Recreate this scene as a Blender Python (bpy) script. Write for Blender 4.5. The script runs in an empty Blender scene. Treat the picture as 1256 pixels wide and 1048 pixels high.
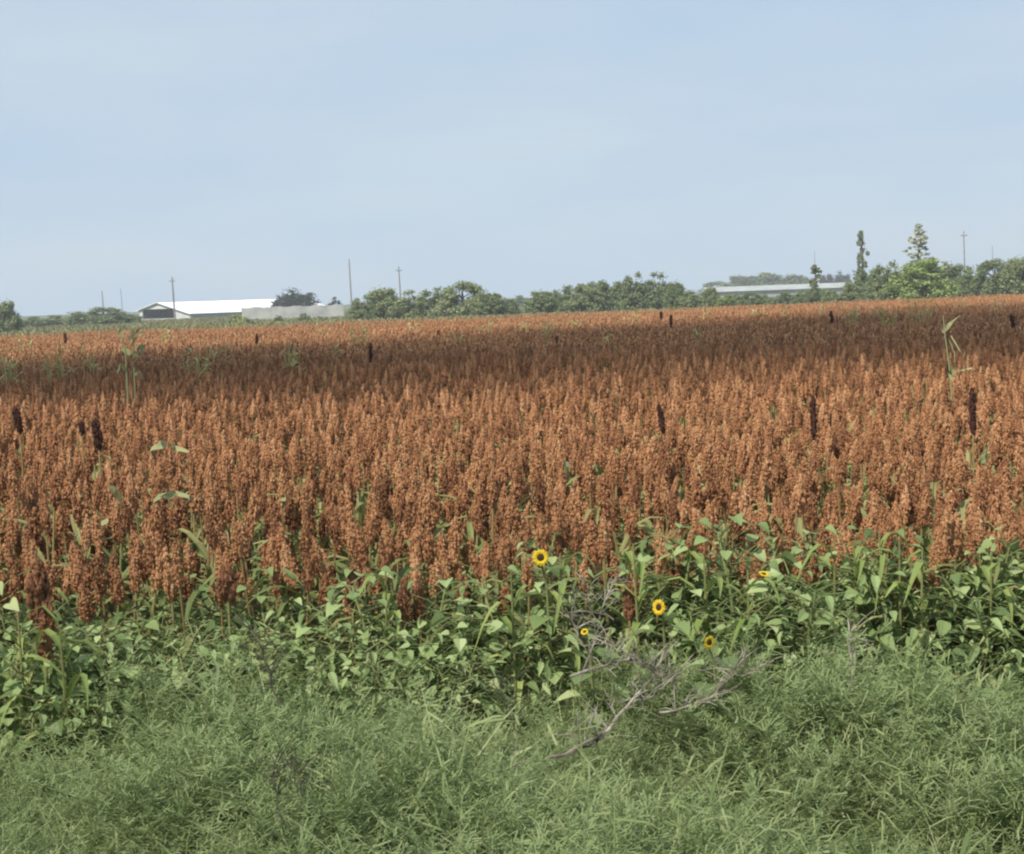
import bpy, math, random
import numpy as np
from mathutils import Vector, Matrix
R = math.radians
rng = np.random.default_rng(7)
random.seed(7)
scene = bpy.context.scene
COL = scene.collection

# ------------------------------------------------------------------ camera
FPX, PW, PH = 2000.0, 1256.0, 1048.0            # focal length and frame in photograph pixels
EYE = Vector((0, 0, 2.6))
PITCH, ROLL = math.atan((524 - 366) / FPX), R(2.05)
cam_d = bpy.data.cameras.new('camera')
cam_d.sensor_width = 36; cam_d.lens = 36 * FPX / PW
cam_d.clip_start = 0.1; cam_d.clip_end = 12000
cam = bpy.data.objects.new('camera', cam_d); COL.objects.link(cam)
CAMR = Matrix.Rotation(R(90) - PITCH, 3, 'X') @ Matrix.Rotation(-ROLL, 3, 'Z')
cam.matrix_world = Matrix.Translation(EYE) @ CAMR.to_4x4()
scene.camera = cam

def ray(px, py): return CAMR @ Vector(((px - PW / 2) / FPX, -(py - PH / 2) / FPX, -1))
def at(px, py, Y):
    d = ray(px, py); return EYE + d * (Y / d.y)
def at_z(px, py, z):
    d = ray(px, py); return EYE + d * ((z - EYE.z) / d.z)

# ------------------------------------------------------------------ light
SUN_EL, SUN_AZ = R(50), math.atan2(-0.62, -0.78)   # azimuth from +Y towards +X : sun left of and behind the viewer
SUN = Vector((math.sin(SUN_AZ) * math.cos(SUN_EL), math.cos(SUN_AZ) * math.cos(SUN_EL), math.sin(SUN_EL)))
w = bpy.data.worlds.new('World'); scene.world = w; w.use_nodes = True
wn, wl = w.node_tree.nodes, w.node_tree.links
bg = wn['Background']; bg.inputs['Strength'].default_value = 0.080
sky = wn.new('ShaderNodeTexSky'); sky.sky_type = 'NISHITA'; sky.sun_disc = False
sky.sun_elevation = SUN_EL; sky.sun_rotation = SUN_AZ
sky.altitude = 0; sky.air_density = 1.0; sky.dust_density = 1.0; sky.ozone_density = 2.0
SKY_TINT = wn.new('ShaderNodeMix'); SKY_TINT.data_type = 'RGBA'; SKY_TINT.blend_type = 'MIX'
SKY_TINT.inputs['Factor'].default_value = 0.9
SKY_TINT.inputs[7].default_value = (4.6, 6.0, 7.7, 1)          # thin even veil of high cloud over the blue
# faint streaks of the veil
tc = wn.new('ShaderNodeTexCoord'); mp = wn.new('ShaderNodeMapping'); mp.inputs['Scale'].default_value = (2.2, 2.2, 9)
nz = wn.new('ShaderNodeTexNoise'); nz.inputs['Scale'].default_value = 1.6; nz.inputs['Detail'].default_value = 4
cr = wn.new('ShaderNodeValToRGB'); cr.color_ramp.elements[0].position = 0.35; cr.color_ramp.elements[1].position = 0.75
cr.color_ramp.elements[0].color = (4.75, 6.2, 7.9, 1); cr.color_ramp.elements[1].color = (5.9, 6.95, 7.9, 1)
wl.new(tc.outputs['Generated'], mp.inputs['Vector']); wl.new(mp.outputs['Vector'], nz.inputs['Vector'])
wl.new(nz.outputs['Fac'], cr.inputs['Fac']); wl.new(cr.outputs['Color'], SKY_TINT.inputs[7])
wl.new(sky.outputs['Color'], SKY_TINT.inputs[6]); wl.new(SKY_TINT.outputs[2], bg.inputs['Color'])
sl = bpy.data.lights.new('sun', 'SUN'); sl.energy = 4.8; sl.angle = R(0.53); sl.color = (1.0, 0.95, 0.86)
so = bpy.data.objects.new('sun', sl); COL.objects.link(so)
so.rotation_euler = SUN.to_track_quat('Z', 'Y').to_euler()
vs = scene.view_settings
vs.view_transform = 'Standard'; vs.look = 'None'; vs.exposure = 0.38; vs.gamma = 1.0; vs.use_curve_mapping = False
scene.cycles.use_denoising = True
scene.cycles.pixel_filter_type = 'BLACKMAN_HARRIS'; scene.cycles.filter_width = 2.2
scene.cycles.max_bounces = 6; scene.cycles.diffuse_bounces = 3; scene.cycles.transmission_bounces = 4
scene.cycles.volume_bounces = 0; scene.cycles.caustics_reflective = False; scene.cycles.caustics_refractive = False

# ------------------------------------------------------------------ helpers
def tag(o, label=None, cat=None, group=None, kind=None):
    if label: o['label'] = label
    if cat: o['category'] = cat
    if group: o['group'] = group
    if kind: o['kind'] = kind
    return o

def empty(name, loc, label, cat, group=None, rz=0.0):
    o = bpy.data.objects.new(name, None); COL.objects.link(o)
    o.location = loc; o.rotation_euler.z = rz; o.empty_display_size = 0.1
    return tag(o, label, cat, group)

def link(name, me, parent=None):
    o = bpy.data.objects.new(name, me); COL.objects.link(o)
    if parent is not None: o.parent = parent
    return o

class MB:
    """collects triangles, quads and n-gons with a material slot each and builds ONE mesh"""
    def __init__(s): s.v = []; s.f = []; s.m = []; s.n = 0
    def add(s, vs, fs, m=0):
        b = s.n
        s.v.append(np.asarray(vs, float).reshape(-1, 3)); s.n += len(s.v[-1])
        for f in fs: s.f.append([i + b for i in f]); s.m.append(m)
    def tube(s, pts, rad, n=6, m=0, cap=True):
        pts = [Vector(p) for p in pts]; k = len(pts); vs = []
        if not hasattr(rad, '__len__'): rad = [rad] * k
        for i, p in enumerate(pts):
            t = (pts[min(i + 1, k - 1)] - pts[max(i - 1, 0)]).normalized()
            a = t.cross(Vector((0.3, 1, 0.2)) if abs(t.y) < .9 else Vector((1, 0, 0))).normalized(); b = t.cross(a)
            for j in range(n):
                q = 2 * math.pi * j / n
                vs.append(p + (a * math.cos(q) + b * math.sin(q)) * rad[i])
        fs = [(i * n + j, i * n + (j + 1) % n, (i + 1) * n + (j + 1) % n, (i + 1) * n + j) for i in range(k - 1) for j in range(n)]
        if cap: fs += [tuple(range(n))[::-1], tuple((k - 1) * n + j for j in range(n))]
        s.add(vs, fs, m)
    def box(s, x0, x1, y0, y1, z0, z1, m=0):
        vs = [(x, y, z) for z in (z0, z1) for y in (y0, y1) for x in (x0, x1)]
        s.add(vs, [(0, 2, 3, 1), (4, 5, 7, 6), (0, 1, 5, 4), (2, 6, 7, 3), (0, 4, 6, 2), (1, 3, 7, 5)], m)
    def blade(s, pts, wid, side, fold=0.25, m=0):
        """a folded leaf blade along pts: three vertices a row (edge, midrib, edge)"""
        vs = []; k = len(pts)
        for i, p in enumerate(pts):
            p = Vector(p); t = (Vector(pts[min(i + 1, k - 1)]) - Vector(pts[max(i - 1, 0)])).normalized()
            sd = Vector(side); sd = (sd - t * sd.dot(t)).normalized(); up = sd.cross(t)
            if up.z < 0: up = -up
            vs += [p - sd * wid[i] + up * wid[i] * fold, p, p + sd * wid[i] + up * wid[i] * fold]
        fs = []
        for i in range(k - 1):
            a = 3 * i; fs += [(a, a + 1, a + 4, a + 3), (a + 1, a + 2, a + 5, a + 4)]
        s.add(vs, fs, m)
    def blob(s, c, r, sq=1.0, m=0):
        """an irregular grain cluster: an octahedron"""
        c = Vector(c); q = random.random() * 6.28; rr = [r * random.uniform(.75, 1.25) for _ in range(6)]
        u = Vector((math.cos(q), math.sin(q), 0)); v = Vector((-math.sin(q), math.cos(q), 0)); zz = Vector((0, 0, sq))
        s.add([c + u * rr[0], c + v * rr[1], c - u * rr[2], c - v * rr[3], c + zz * rr[4], c - zz * rr[5]],
              [(0, 1, 4), (1, 2, 4), (2, 3, 4), (3, 0, 4), (1, 0, 5), (2, 1, 5), (3, 2, 5), (0, 3, 5)], m)
    def mesh(s, name, mats, smooth=False):
        me = bpy.data.meshes.new(name)
        v = np.concatenate(s.v)
        me.from_pydata(v.tolist(), [], s.f)
        for m in (mats if isinstance(mats, (list, tuple)) else [mats]): me.materials.append(m)
        if any(s.m): me.polygons.foreach_set('material_index', s.m)
        if smooth: me.polygons.foreach_set('use_smooth', [True] * len(s.f))
        me.update(); return me
    def build(s, name, mats, parent=None, smooth=False): return link(name, s.mesh(name, mats, smooth), parent)

def mat(name, cols, rough=0.75, per='island', noise=None, trans=0.0, spec=0.25, obj_var=0.0, metallic=0.0, bump=0.0):
    """procedural material: colour ramp over a random value per leaf / grain cluster, mixed with noise and a random value per plant"""
    m = bpy.data.materials.new(name); m.use_nodes = True
    nt = m.node_tree; N, L = nt.nodes, nt.links
    bs = N['Principled BSDF']; bs.inputs['Roughness'].default_value = rough
    bs.inputs['Specular IOR Level'].default_value = spec; bs.inputs['Metallic'].default_value = metallic
    rp = N.new('ShaderNodeValToRGB'); el = rp.color_ramp.elements
    while len(el) < len(cols): el.new(0.5)
    for i, c in enumerate(cols):
        el[i].position = i / max(1, len(cols) - 1); el[i].color = (*c, 1)
    fac = None
    def combine(a, b, fa, fb):
        x = N.new('ShaderNodeMath'); x.operation = 'MULTIPLY'; L.new(a, x.inputs[0]); x.inputs[1].default_value = fa
        y = N.new('ShaderNodeMath'); y.operation = 'MULTIPLY_ADD'; L.new(b, y.inputs[0]); y.inputs[1].default_value = fb
        L.new(x.outputs[0], y.inputs[2]); return y.outputs[0]
    if per == 'island':
        g = N.new('ShaderNodeNewGeometry'); fac = g.outputs['Random Per Island']
    elif per == 'object':
        g = N.new('ShaderNodeObjectInfo'); fac = g.outputs['Random']
    if noise:
        t = N.new('ShaderNodeTexCoord'); n = N.new('ShaderNodeTexNoise')
        n.inputs['Scale'].default_value = noise[0]; n.inputs['Detail'].default_value = 5
        if noise[2:] == ('world',):
            gg = N.new('ShaderNodeNewGeometry'); L.new(gg.outputs['Position'], n.inputs['Vector'])
        else: L.new(t.outputs['Object'], n.inputs['Vector'])
        mr = N.new('ShaderNodeMapRange'); mr.inputs[1].default_value = .3; mr.inputs[2].default_value = .7; L.new(n.outputs['Fac'], mr.inputs[0])
        fac = mr.outputs[0] if fac is None else combine(fac, mr.outputs[0], 1 - noise[1], noise[1])
        if bump:
            bp = N.new('ShaderNodeBump'); bp.inputs['Strength'].default_value = bump; L.new(n.outputs['Fac'], bp.inputs['Height']); L.new(bp.outputs[0], bs.inputs['Normal'])
    if obj_var:
        oi = N.new('ShaderNodeObjectInfo'); fac = combine(fac, oi.outputs['Random'], 1 - obj_var, obj_var)
    if fac is not None: L.new(fac, rp.inputs['Fac'])
    L.new(rp.outputs[0], bs.inputs['Base Color'])
    if trans:
        tr = N.new('ShaderNodeBsdfTranslucent'); L.new(rp.outputs[0], tr.inputs['Color'])
        mx = N.new('ShaderNodeMixShader'); mx.inputs[0].default_value = trans
        L.new(bs.outputs[0], mx.inputs[1]); L.new(tr.outputs[0], mx.inputs[2]); L.new(mx.outputs[0], N['Material Output'].inputs[0])
    return m

M = {}
M['grain'] = mat('sorghum_grain', [(.06, .026, .014), (.22, .095, .041), (.42, .198, .088), (.57, .36, .19)], .8, obj_var=.42, noise=(3, .2))
M['grain_dark'] = mat('dark_grain', [(.030, .012, .009), (.055, .020, .013), (.085, .032, .018)], .85, obj_var=.3)
M['grain_brown'] = mat('brown_grain', [(.075, .034, .018), (.18, .078, .036), (.29, .135, .062)], .85, obj_var=.3)
M['stalk'] = mat('sorghum_stalk', [(.22, .21, .08), (.30, .22, .09), (.20, .12, .05)], .7, 'object')
M['sleaf'] = mat('sorghum_leaf', [(.10, .14, .04), (.20, .23, .075), (.32, .30, .12), (.22, .13, .06)], .6, trans=.25, obj_var=.3)
M['pale_leaf'] = mat('pale_corn_leaf', [(.20, .22, .085), (.30, .31, .14), (.40, .38, .20)], .6, trans=.25)
M['weed'] = mat('weed_leaf', [(.12, .175, .062), (.27, .355, .130), (.42, .51, .215), (.68, .70, .37)], .5, trans=.35, obj_var=.25)
M['weedstem'] = mat('weed_stem', [(.14, .18, .06), (.24, .24, .10)], .7, 'object')
M['petal'] = mat('sunflower_petal', [(.75, .50, .02), (.85, .62, .04)], .6, trans=.2)
M['disc'] = mat('sunflower_disc', [(.035, .018, .008), (.07, .035, .012)], .9)
M['grass'] = mat('grass_blade', [(.084, .125, .040), (.180, .238, .078), (.27, .33, .125), (.36, .40, .18), (.46, .46, .25)], .6, trans=.3, obj_var=.3)
M['drygrass'] = mat('dry_grass', [(.22, .19, .09), (.33, .29, .15), (.19, .20, .08)], .8, trans=.2)
M['deadwood'] = mat('dead_wood', [(.07, .058, .042), (.25, .215, .16), (.56, .50, .40)], .9, per=None, noise=(11, 1))
M['darkwood'] = mat('dark_wood', [(.025, .028, .016), (.06, .055, .035), (.11, .10, .065)], .9, per=None, noise=(11, 1))
M['soil'] = mat('field_soil', [(.055, .035, .022), (.10, .062, .038)], .95, per=None, noise=(.8, 1))
M['ground'] = mat('grassy_ground', [(.040, .060, .020), (.075, .095, .032), (.13, .12, .055)], .95, per=None, noise=(.25, 1))
M['fargrass'] = mat('far_grass', [(.13, .14, .055), (.22, .21, .095), (.32, .28, .13)], .8, trans=.2, obj_var=.5)
M['bark'] = mat('bark', [(.09, .075, .06), (.17, .145, .115)], .95, per=None, noise=(3, 1))
M['tree'] = mat('tree_leaf', [(.090, .118, .052), (.165, .205, .088), (.25, .285, .13), (.34, .36, .18)], .6, trans=.3, obj_var=.3, noise=(.5, .3))
M['tree_bright'] = mat('bright_tree_leaf', [(.10, .15, .040), (.18, .245, .065), (.27, .33, .10), (.35, .39, .14)], .6, trans=.3, obj_var=.2, noise=(.5, .3))
M['tree_dark'] = mat('dark_tree_leaf', [(.024, .032, .022), (.042, .052, .034), (.07, .08, .05)], .6, trans=.1, obj_var=.2)
M['tree_pale'] = mat('pale_tree_leaf', [(.32, .34, .25), (.42, .44, .32), (.52, .52, .40)], .6, trans=.2)
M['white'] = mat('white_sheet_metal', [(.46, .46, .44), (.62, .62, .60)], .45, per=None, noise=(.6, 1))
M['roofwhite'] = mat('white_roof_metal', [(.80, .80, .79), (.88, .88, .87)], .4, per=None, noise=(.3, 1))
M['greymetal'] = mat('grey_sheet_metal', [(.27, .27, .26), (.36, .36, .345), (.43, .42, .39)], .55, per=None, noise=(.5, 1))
M['inside_shade'] = mat('interior_shade', [(.02, .02, .02), (.035, .032, .03)], .9, per=None, noise=(1, 1))
M['paleshed'] = mat('pale_shed_metal', [(.28, .29, .27), (.37, .38, .36)], .5, per=None, noise=(.3, 1))
M['pole'] = mat('weathered_pole', [(.15, .14, .13), (.24, .22, .20)], .9, per=None, noise=(2, 1))

# ------------------------------------------------------------------ setting
FX = lambda y, m=3.0: .345 * y + m              # half width of what the frame sees at depth y, with room for a side step
FIELD0, FIELD1 = 9.35, 118.0
far_edge = lambda x: FIELD1 + .62 * np.clip(x + 8, 0, 62)
b = MB(); g = 26
xs = np.concatenate([[-6000, -2000, -600, -150], np.linspace(-40, 40, 33), [150, 600, 2000, 6000]])
ys = np.concatenate([[-3000, -300, -40], np.linspace(-6, 40, 30), [80, 160, 300, 700, 2500, 8000]])
gv = [(x, y, 0.0) for y in ys for x in xs]; nx = len(xs)
b.add(gv, [(j * nx + i, j * nx + i + 1, (j + 1) * nx + i + 1, (j + 1) * nx + i) for j in range(len(ys) - 1) for i in range(nx - 1)])
tag(b.build('ground', M['ground']), 'grassy ground reaching flat to the horizon', 'ground', kind='structure')
b = MB(); b.add([(-90, FIELD0, .004), (90, FIELD0, .004), (120, FIELD1 + 40, .004), (54, FIELD1 + 40, .004), (-8, FIELD1 + 2, .004), (-130, FIELD1 + 2, .004)], [(0, 1, 2, 3, 4, 5)])
tag(b.build('field_soil', M['soil']), 'bare brown soil under the sorghum crop', 'soil', kind='structure')

# ------------------------------------------------------------------ clouds out of view: one shades the field, one added to soften foreground light
def cloud(height, x_half, front, back, label, sigma, thick, x0=0.0):
    """a flat cumulus between sun and ground; its shadow falls on x0±x_half, front(x)..back(x)"""
    mv = []; nu, nv = 64, 28; t = SUN * (height / SUN.z)
    rr = random.Random(int(height))
    ph = [rr.uniform(0, 6.28) for _ in range(8)]
    for j in range(nv + 1):
        th = math.pi * j / nv
        for i in range(nu):
            a = 2 * math.pi * i / nu
            wob = 1
            x = x_half * math.sin(th) * math.cos(a) * wob; yb = math.sin(th) * math.sin(a) * wob
            rad = math.sqrt(max(1e-4, 1 - (x / (x_half * 1.06)) ** 2))
            mid, half = (front(x + x0) + back(x + x0)) / 2, (back(x + x0) - front(x + x0)) / 2
            bulge = (1.15 - .75 * yb) * (1 + .30 * math.sin(x * .25 + ph[2]) + .30 * math.sin(yb * 7 + x * .13 + ph[3]) + .2 * math.sin(yb * 13 - x * .4 + ph[4]))
            z = thick * math.cos(th) * abs(math.cos(th)) ** .7 * (bulge if th < math.pi / 2 else .5)
            mv.append((x + x0 + t.x, mid + half * yb / rad + t.y, z + t.z))
    fs = [(j * nu + i, (j + 1) * nu + i, (j + 1) * nu + (i + 1) % nu, j * nu + (i + 1) % nu) for j in range(nv) for i in range(nu)]
    bb = MB(); bb.add(mv, fs)
    m = bpy.data.materials.new('cloud_vapour'); m.use_nodes = True; N, L = m.node_tree.nodes, m.node_tree.links
    N.remove(N['Principled BSDF']); pv = N.new('ShaderNodeVolumePrincipled'); pv.inputs['Color'].default_value = (.98, .98, .98, 1)
    pv.inputs['Density'].default_value = sigma; L.new(pv.outputs[0], N['Material Output'].inputs['Volume'])
    o = bb.build('cloud', m, smooth=True); tag(o, label, 'cloud', kind='stuff'); return o
cloud(230, 240, lambda x: 23 + 1.8 * math.sin(x * .31) + 1.4 * math.sin(x * .83 + 1),
      lambda x: min(150, max(56, 76 + 1.0 * x)) + 5 * math.sin(x * .12), 'flat white cloud shading a dark band across the field', .115, 9)
cloud(330, 150, lambda x: -70, lambda x: 17.5 + 1.5 * math.sin(x * .35), 'unseen thin cloud added to soften the light on the roadside', .062, 9)  # added out of view to dim and soften sunlight on the foreground

# ------------------------------------------------------------------ scatter (for what nobody could count)
def scatter(name, protos, pts, rot, scl, idx, label, cat, kind='stuff'):
    me = bpy.data.meshes.new(name); me.from_pydata(np.asarray(pts, float).tolist(), [], [])
    me.attributes.new('rot', 'FLOAT_VECTOR', 'POINT').data.foreach_set('vector', np.asarray(rot, 'f').ravel())
    me.attributes.new('scl', 'FLOAT_VECTOR', 'POINT').data.foreach_set('vector', np.asarray(scl, 'f').ravel())
    me.attributes.new('idx', 'INT', 'POINT').data.foreach_set('value', np.asarray(idx, 'i'))
    ob = link(name, me); tag(ob, label, cat, kind=kind)
    nt = bpy.data.node_groups.new(name + '_scatter', 'GeometryNodeTree')
    nt.interface.new_socket('Geometry', in_out='INPUT', socket_type='NodeSocketGeometry')
    nt.interface.new_socket('Geometry', in_out='OUTPUT', socket_type='NodeSocketGeometry')
    N, L = nt.nodes, nt.links
    gi, go = N.new('NodeGroupInput'), N.new('NodeGroupOutput')
    jn = N.new('GeometryNodeJoinGeometry')
    for i, pm in enumerate(protos[::-1]):                           # joined last link first
        po = bpy.data.objects.new(name + '_kind', pm)            # not linked: only its mesh is used
        oi = N.new('GeometryNodeObjectInfo'); oi.inputs['Object'].default_value = po; oi.inputs['As Instance'].default_value = False
        ti = N.new('GeometryNodeGeometryToInstance'); L.new(oi.outputs['Geometry'], ti.inputs[0]); L.new(ti.outputs[0], jn.inputs[0])
    ip = N.new('GeometryNodeInstanceOnPoints'); ip.inputs['Pick Instance'].default_value = True
    def attr(n, t):
        a = N.new('GeometryNodeInputNamedAttribute'); a.data_type = t; a.inputs[0].default_value = n
        return [s for s in a.outputs if s.enabled][0]
    L.new(gi.outputs[0], ip.inputs['Points']); L.new(jn.outputs[0], ip.inputs['Instance'])
    L.new(attr('idx', 'INT'), ip.inputs['Instance Index'])
    L.new(attr('rot', 'FLOAT_VECTOR'), ip.inputs['Rotation']); L.new(attr('scl', 'FLOAT_VECTOR'), ip.inputs['Scale'])
    L.new(ip.outputs[0], go.inputs[0])
    md = ob.modifiers.new('scatter', 'NODES'); md.node_group = nt
    return ob

# ------------------------------------------------------------------ sorghum
def head_mb(b, base, L, rad, n, rc, m=0, lean=(0, 0), loose=0.0, core=True, column=False):
    """an upright panicle: many grain clusters round an axis, widest below the middle, ragged tip"""
    ax = Vector((lean[0], lean[1], 1)).normalized()
    prof = lambda t: (math.sin(math.pi * min(1, (t * .86 + .12)) ** .85)) ** .75
    if column: prof = lambda t: min(1, .45 + 3.2 * t, .3 + 4.5 * (1 - t))
    if core:
        pts = [base + ax * L * t for t in (0, .2, .45, .7, .92)]
        b.tube(pts, [rad * .72 * prof(t) + .002 for t in (0, .2, .45, .7, .92)], 6, m)
    for i in range(n):
        t = random.random() ** .95; a = random.random() * 6.283
        r = rad * prof(t) * random.uniform(.6, 1.0 + loose) * (1 + (0 if column else .22) * math.sin(5 * a + 11 * t))
        p = base + ax * (L * t + random.uniform(-.01, .015)) + Vector((math.cos(a) * r, math.sin(a) * r, 0))
        b.blob(p, rc * random.uniform(.6, 1.35), random.uniform(1.1, 3.0), m)

def leaf_arc(b, z0, a, ln, wd, rise, m=0, droop=1.0):
    d = Vector((math.cos(a), math.sin(a), 0)); sd = Vector((-d.y, d.x, 0)); pts = []
    for i in range(6):
        t = i / 5; pts.append(Vector((0, 0, z0)) + d * ln * (t * .85 + .02) + Vector((0, 0, rise * ln * (1.5 * t - droop * 1.55 * t * t))) + sd * .04 * math.sin(t * 3))
    b.blade(pts, [wd * .55, wd, wd * .95, wd * .75, wd * .45, wd * .04], sd, .3, m)

KINDS = [  # head length, radius, clusters, looseness, height, lean, words
    (.215, .030, 150, .15, 1.15, .05, 'plump upright seed head'), (.19, .036, 160, .2, 1.09, .12, 'broad round seed head'),
    (.24, .026, 140, .2, 1.19, .05, 'long narrow seed head'), (.175, .028, 120, .35, 1.03, .30, 'short loose leaning seed head'),
    (.225, .034, 150, .5, 1.13, .18, 'ragged open seed head'), (.20, .028, 130, .1, 1.23, .07, 'tall compact seed head')]
SORG = []
def one_sorghum(k, lod=0):
    L, r, n, lo, h, ln, _ = KINDS[k]
    a = random.random() * 6.28; lx, ly = ln * math.cos(a), ln * math.sin(a)
    hb = h - L; top = Vector((lx * .25, ly * .25, hb))
    st, hd, lf = MB(), MB(), MB()
    st.tube([(0, 0, 0), (lx * .05, ly * .05, hb * .5), top, top + Vector((lx, ly, 1)) * .03], [.011, .009, .006, .005], 5 if lod == 0 else 3)
    if lod == 0: head_mb(hd, top, L, r, int(n * 1.2), .0072, 0, (lx, ly), lo)
    elif lod == 1: head_mb(hd, top, L, r, 110, .0088, 0, (lx, ly), lo)
    else: head_mb(hd, top, L, r * .9, 14, .019, 0, (lx, ly), lo, core=False)
    a0 = random.random() * 6.28
    for i in range((5, 3, 1)[lod]):
        leaf_arc(lf, hb * (.32 + .115 * i), a0 + i * math.pi + random.uniform(-.5, .5), random.uniform(.35, .55), random.uniform(.018, .030), random.uniform(.4, 1.2), 0, random.uniform(.8, 1.25))
    return st, hd, lf
for k in range(6):
    st, hd, lf = one_sorghum(k)
    SORG.append((st.mesh('stalk', M['stalk']), hd.mesh('seed_head', M['grain']), lf.mesh('foliage', M['sleaf'])))
def joined(name, k, lod):
    st, hd, lf = one_sorghum(k, lod); b = MB()
    for q, mm in ((st, 0), (hd, 1), (lf, 2)):
        for v in q.v: b.v.append(v)
        b.f += [[i + b.n for i in f] for f in q.f]; b.m += [mm] * len(q.f); b.n += q.n
    return b.mesh(name, [M['stalk'], M['grain'], M['sleaf']])
MID = [joined('sorghum_mid', k % 6, 1) for k in range(12)]
FAR = [joined('sorghum_far', k % 6, 2) for k in range(12)]

def rows(y0, y1, dens, edge=None):
    """jittered planting positions"""
    s = 1 / math.sqrt(dens); out = []
    for y in np.arange(y0, y1, s):
        hw = FX(y)
        x = np.arange(-hw, hw, s)
        out.append(np.stack([x + rng.uniform(-.45, .45, len(x)) * s, y + rng.uniform(-.45, .45, len(x)) * s], 1))
    return np.concatenate(out)
def place(name, protos, y0, y1, dens, label, base=1.0, keep=None, cat='sorghum'):
    p = rows(y0, y1, dens)
    if keep is not None: p = p[keep(p)]
    n = len(p)
    if name.startswith('sorghum'):      # slow swells of crop height
        hh = 1 + .05 * np.sin(p[:, 0] * .35 + p[:, 1] * .21) + .04 * np.sin(p[:, 1] * .6 - p[:, 0] * .15)
    else: hh = np.ones(n)
    s = rng.uniform(.86, 1.12, n) * base * hh
    rot = np.stack([rng.normal(0, .06, n), rng.normal(0, .06, n), rng.uniform(0, 6.283, n)], 1)
    wide = rng.uniform(.9, 1.15, n)
    scl = np.stack([wide * base, wide * base, s], 1)
    return scatter(name, protos, np.column_stack([p, np.zeros(n)]), rot, scl, rng.integers(0, len(protos), n), label, cat)
front = rows(FIELD0 + .15, 16, 27)
front = front[np.abs(front[:, 0]) < FX(front[:, 1], .35)]
front = front[np.argsort(front[:, 1] + .25 * np.sin(front[:, 0] * 1.7))]
N_IND = 288
ind, rest = front[:N_IND], front[N_IND:]
Y_IND = ind[:, 1].max()
thirds = ('left third', 'middle third', 'right third')
for i, (x, y) in enumerate(ind):
    k = int(rng.integers(0, 6)); t = min(2, max(0, int((x / FX(y, .35) + 1) * 1.5)))
    depth = 'on the front edge of the field' if y < 10.2 else 'just behind the front edge' if y < 11 else 'among the front rows'
    root = empty('sorghum_plant', (x, y, .004), f'{KINDS[k][6]} on sorghum {depth}, {thirds[t]}', 'sorghum', 'individual sorghum plants in the front rows', rng.uniform(0, 6.28))
    s = rng.uniform(.82, 1.12); root.scale = (1.08, 1.08, s); root.rotation_euler.x = rng.normal(0, .08); root.rotation_euler.y = rng.normal(0, .08)
    for nm, me in zip(('stalk', 'seed_head', 'foliage'), SORG[k]): link(nm, me, root)
NEAR_J = []
for st, hd, lf in SORG:
    b = MB()
    for mm, me in enumerate((st, hd, lf)):
        b.add([v.co[:] for v in me.vertices], [list(p.vertices) for p in me.polygons], mm)
    NEAR_J.append(b.mesh('sorghum_near', [M['stalk'], M['grain'], M['sleaf']]))
# the rest of the crop is one mass
lod = []
pn = np.concatenate([rest, rows(16, 20, 26)])
side = rows(FIELD0 + .15, Y_IND, 26); side = side[np.abs(side[:, 0]) > FX(side[:, 1], .35)]
pm = rows(20, 42, 23); pf = rows(42, 165, 15); pf = pf[pf[:, 1] < far_edge(pf[:, 0])]
P = np.concatenate([pn, side, pm, pf]); n = len(P); nn, nm_ = len(pn) + len(side), len(pm)
idx = np.concatenate([rng.integers(0, 6, nn), 6 + rng.integers(0, 12, nm_), 18 + rng.integers(0, 12, len(pf))])
hh = 1 + .05 * np.sin(P[:, 0] * .35 + P[:, 1] * .21) + .04 * np.sin(P[:, 1] * .6 - P[:, 0] * .15)
wide = rng.uniform(.9, 1.2, n)
scatter('sorghum_crop', NEAR_J + MID + FAR, np.column_stack([P, np.full(n, .004)]), np.stack([rng.normal(0, .10, n), rng.normal(0, .10, n), rng.uniform(0, 6.28, n)], 1),
        np.stack([wide, wide, rng.uniform(.80, 1.14, n) * hh], 1), idx, 'mass of rust red sorghum filling the field behind the front rows', 'sorghum')

# ------------------------------------------------------------------ dark heads that stand above the crop
def dark_head(px, ytop, ybot, Y, wpx, label, grain='grain_dark', cat='seed head', lean=0.0):
    if 12 < Y < 30: Y *= .86
    a, c = at(px - lean * (ybot - ytop) * .5, ytop, Y), at(px + lean * (ybot - ytop) * .5, ybot, Y)
    root = empty('dark_sorghum_plant', (c.x, c.y, .004), label, cat, 'dark seed heads standing above the crop')
    st, hd = MB(), MB(); off = a - c
    st.tube([(0, 0, 0), (0, 0, c.z * .6), (0, 0, c.z), off * .3 + Vector((0, 0, c.z))], [.012, .01, .008, .006], 5)
    L = off.length; hd_r = .72 * wpx / 2 * Y / FPX
    head_mb(hd, Vector((0, 0, c.z)), L, hd_r, 170 if Y < 40 else 80, hd_r * .26, 0, (off.x / max(.01, off.z), 0), .1, True, 'narrow' in label or 'dark' in label)
    st.build('stalk', M['stalk'], root); hd.build('seed_head', M[grain], root)
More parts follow.
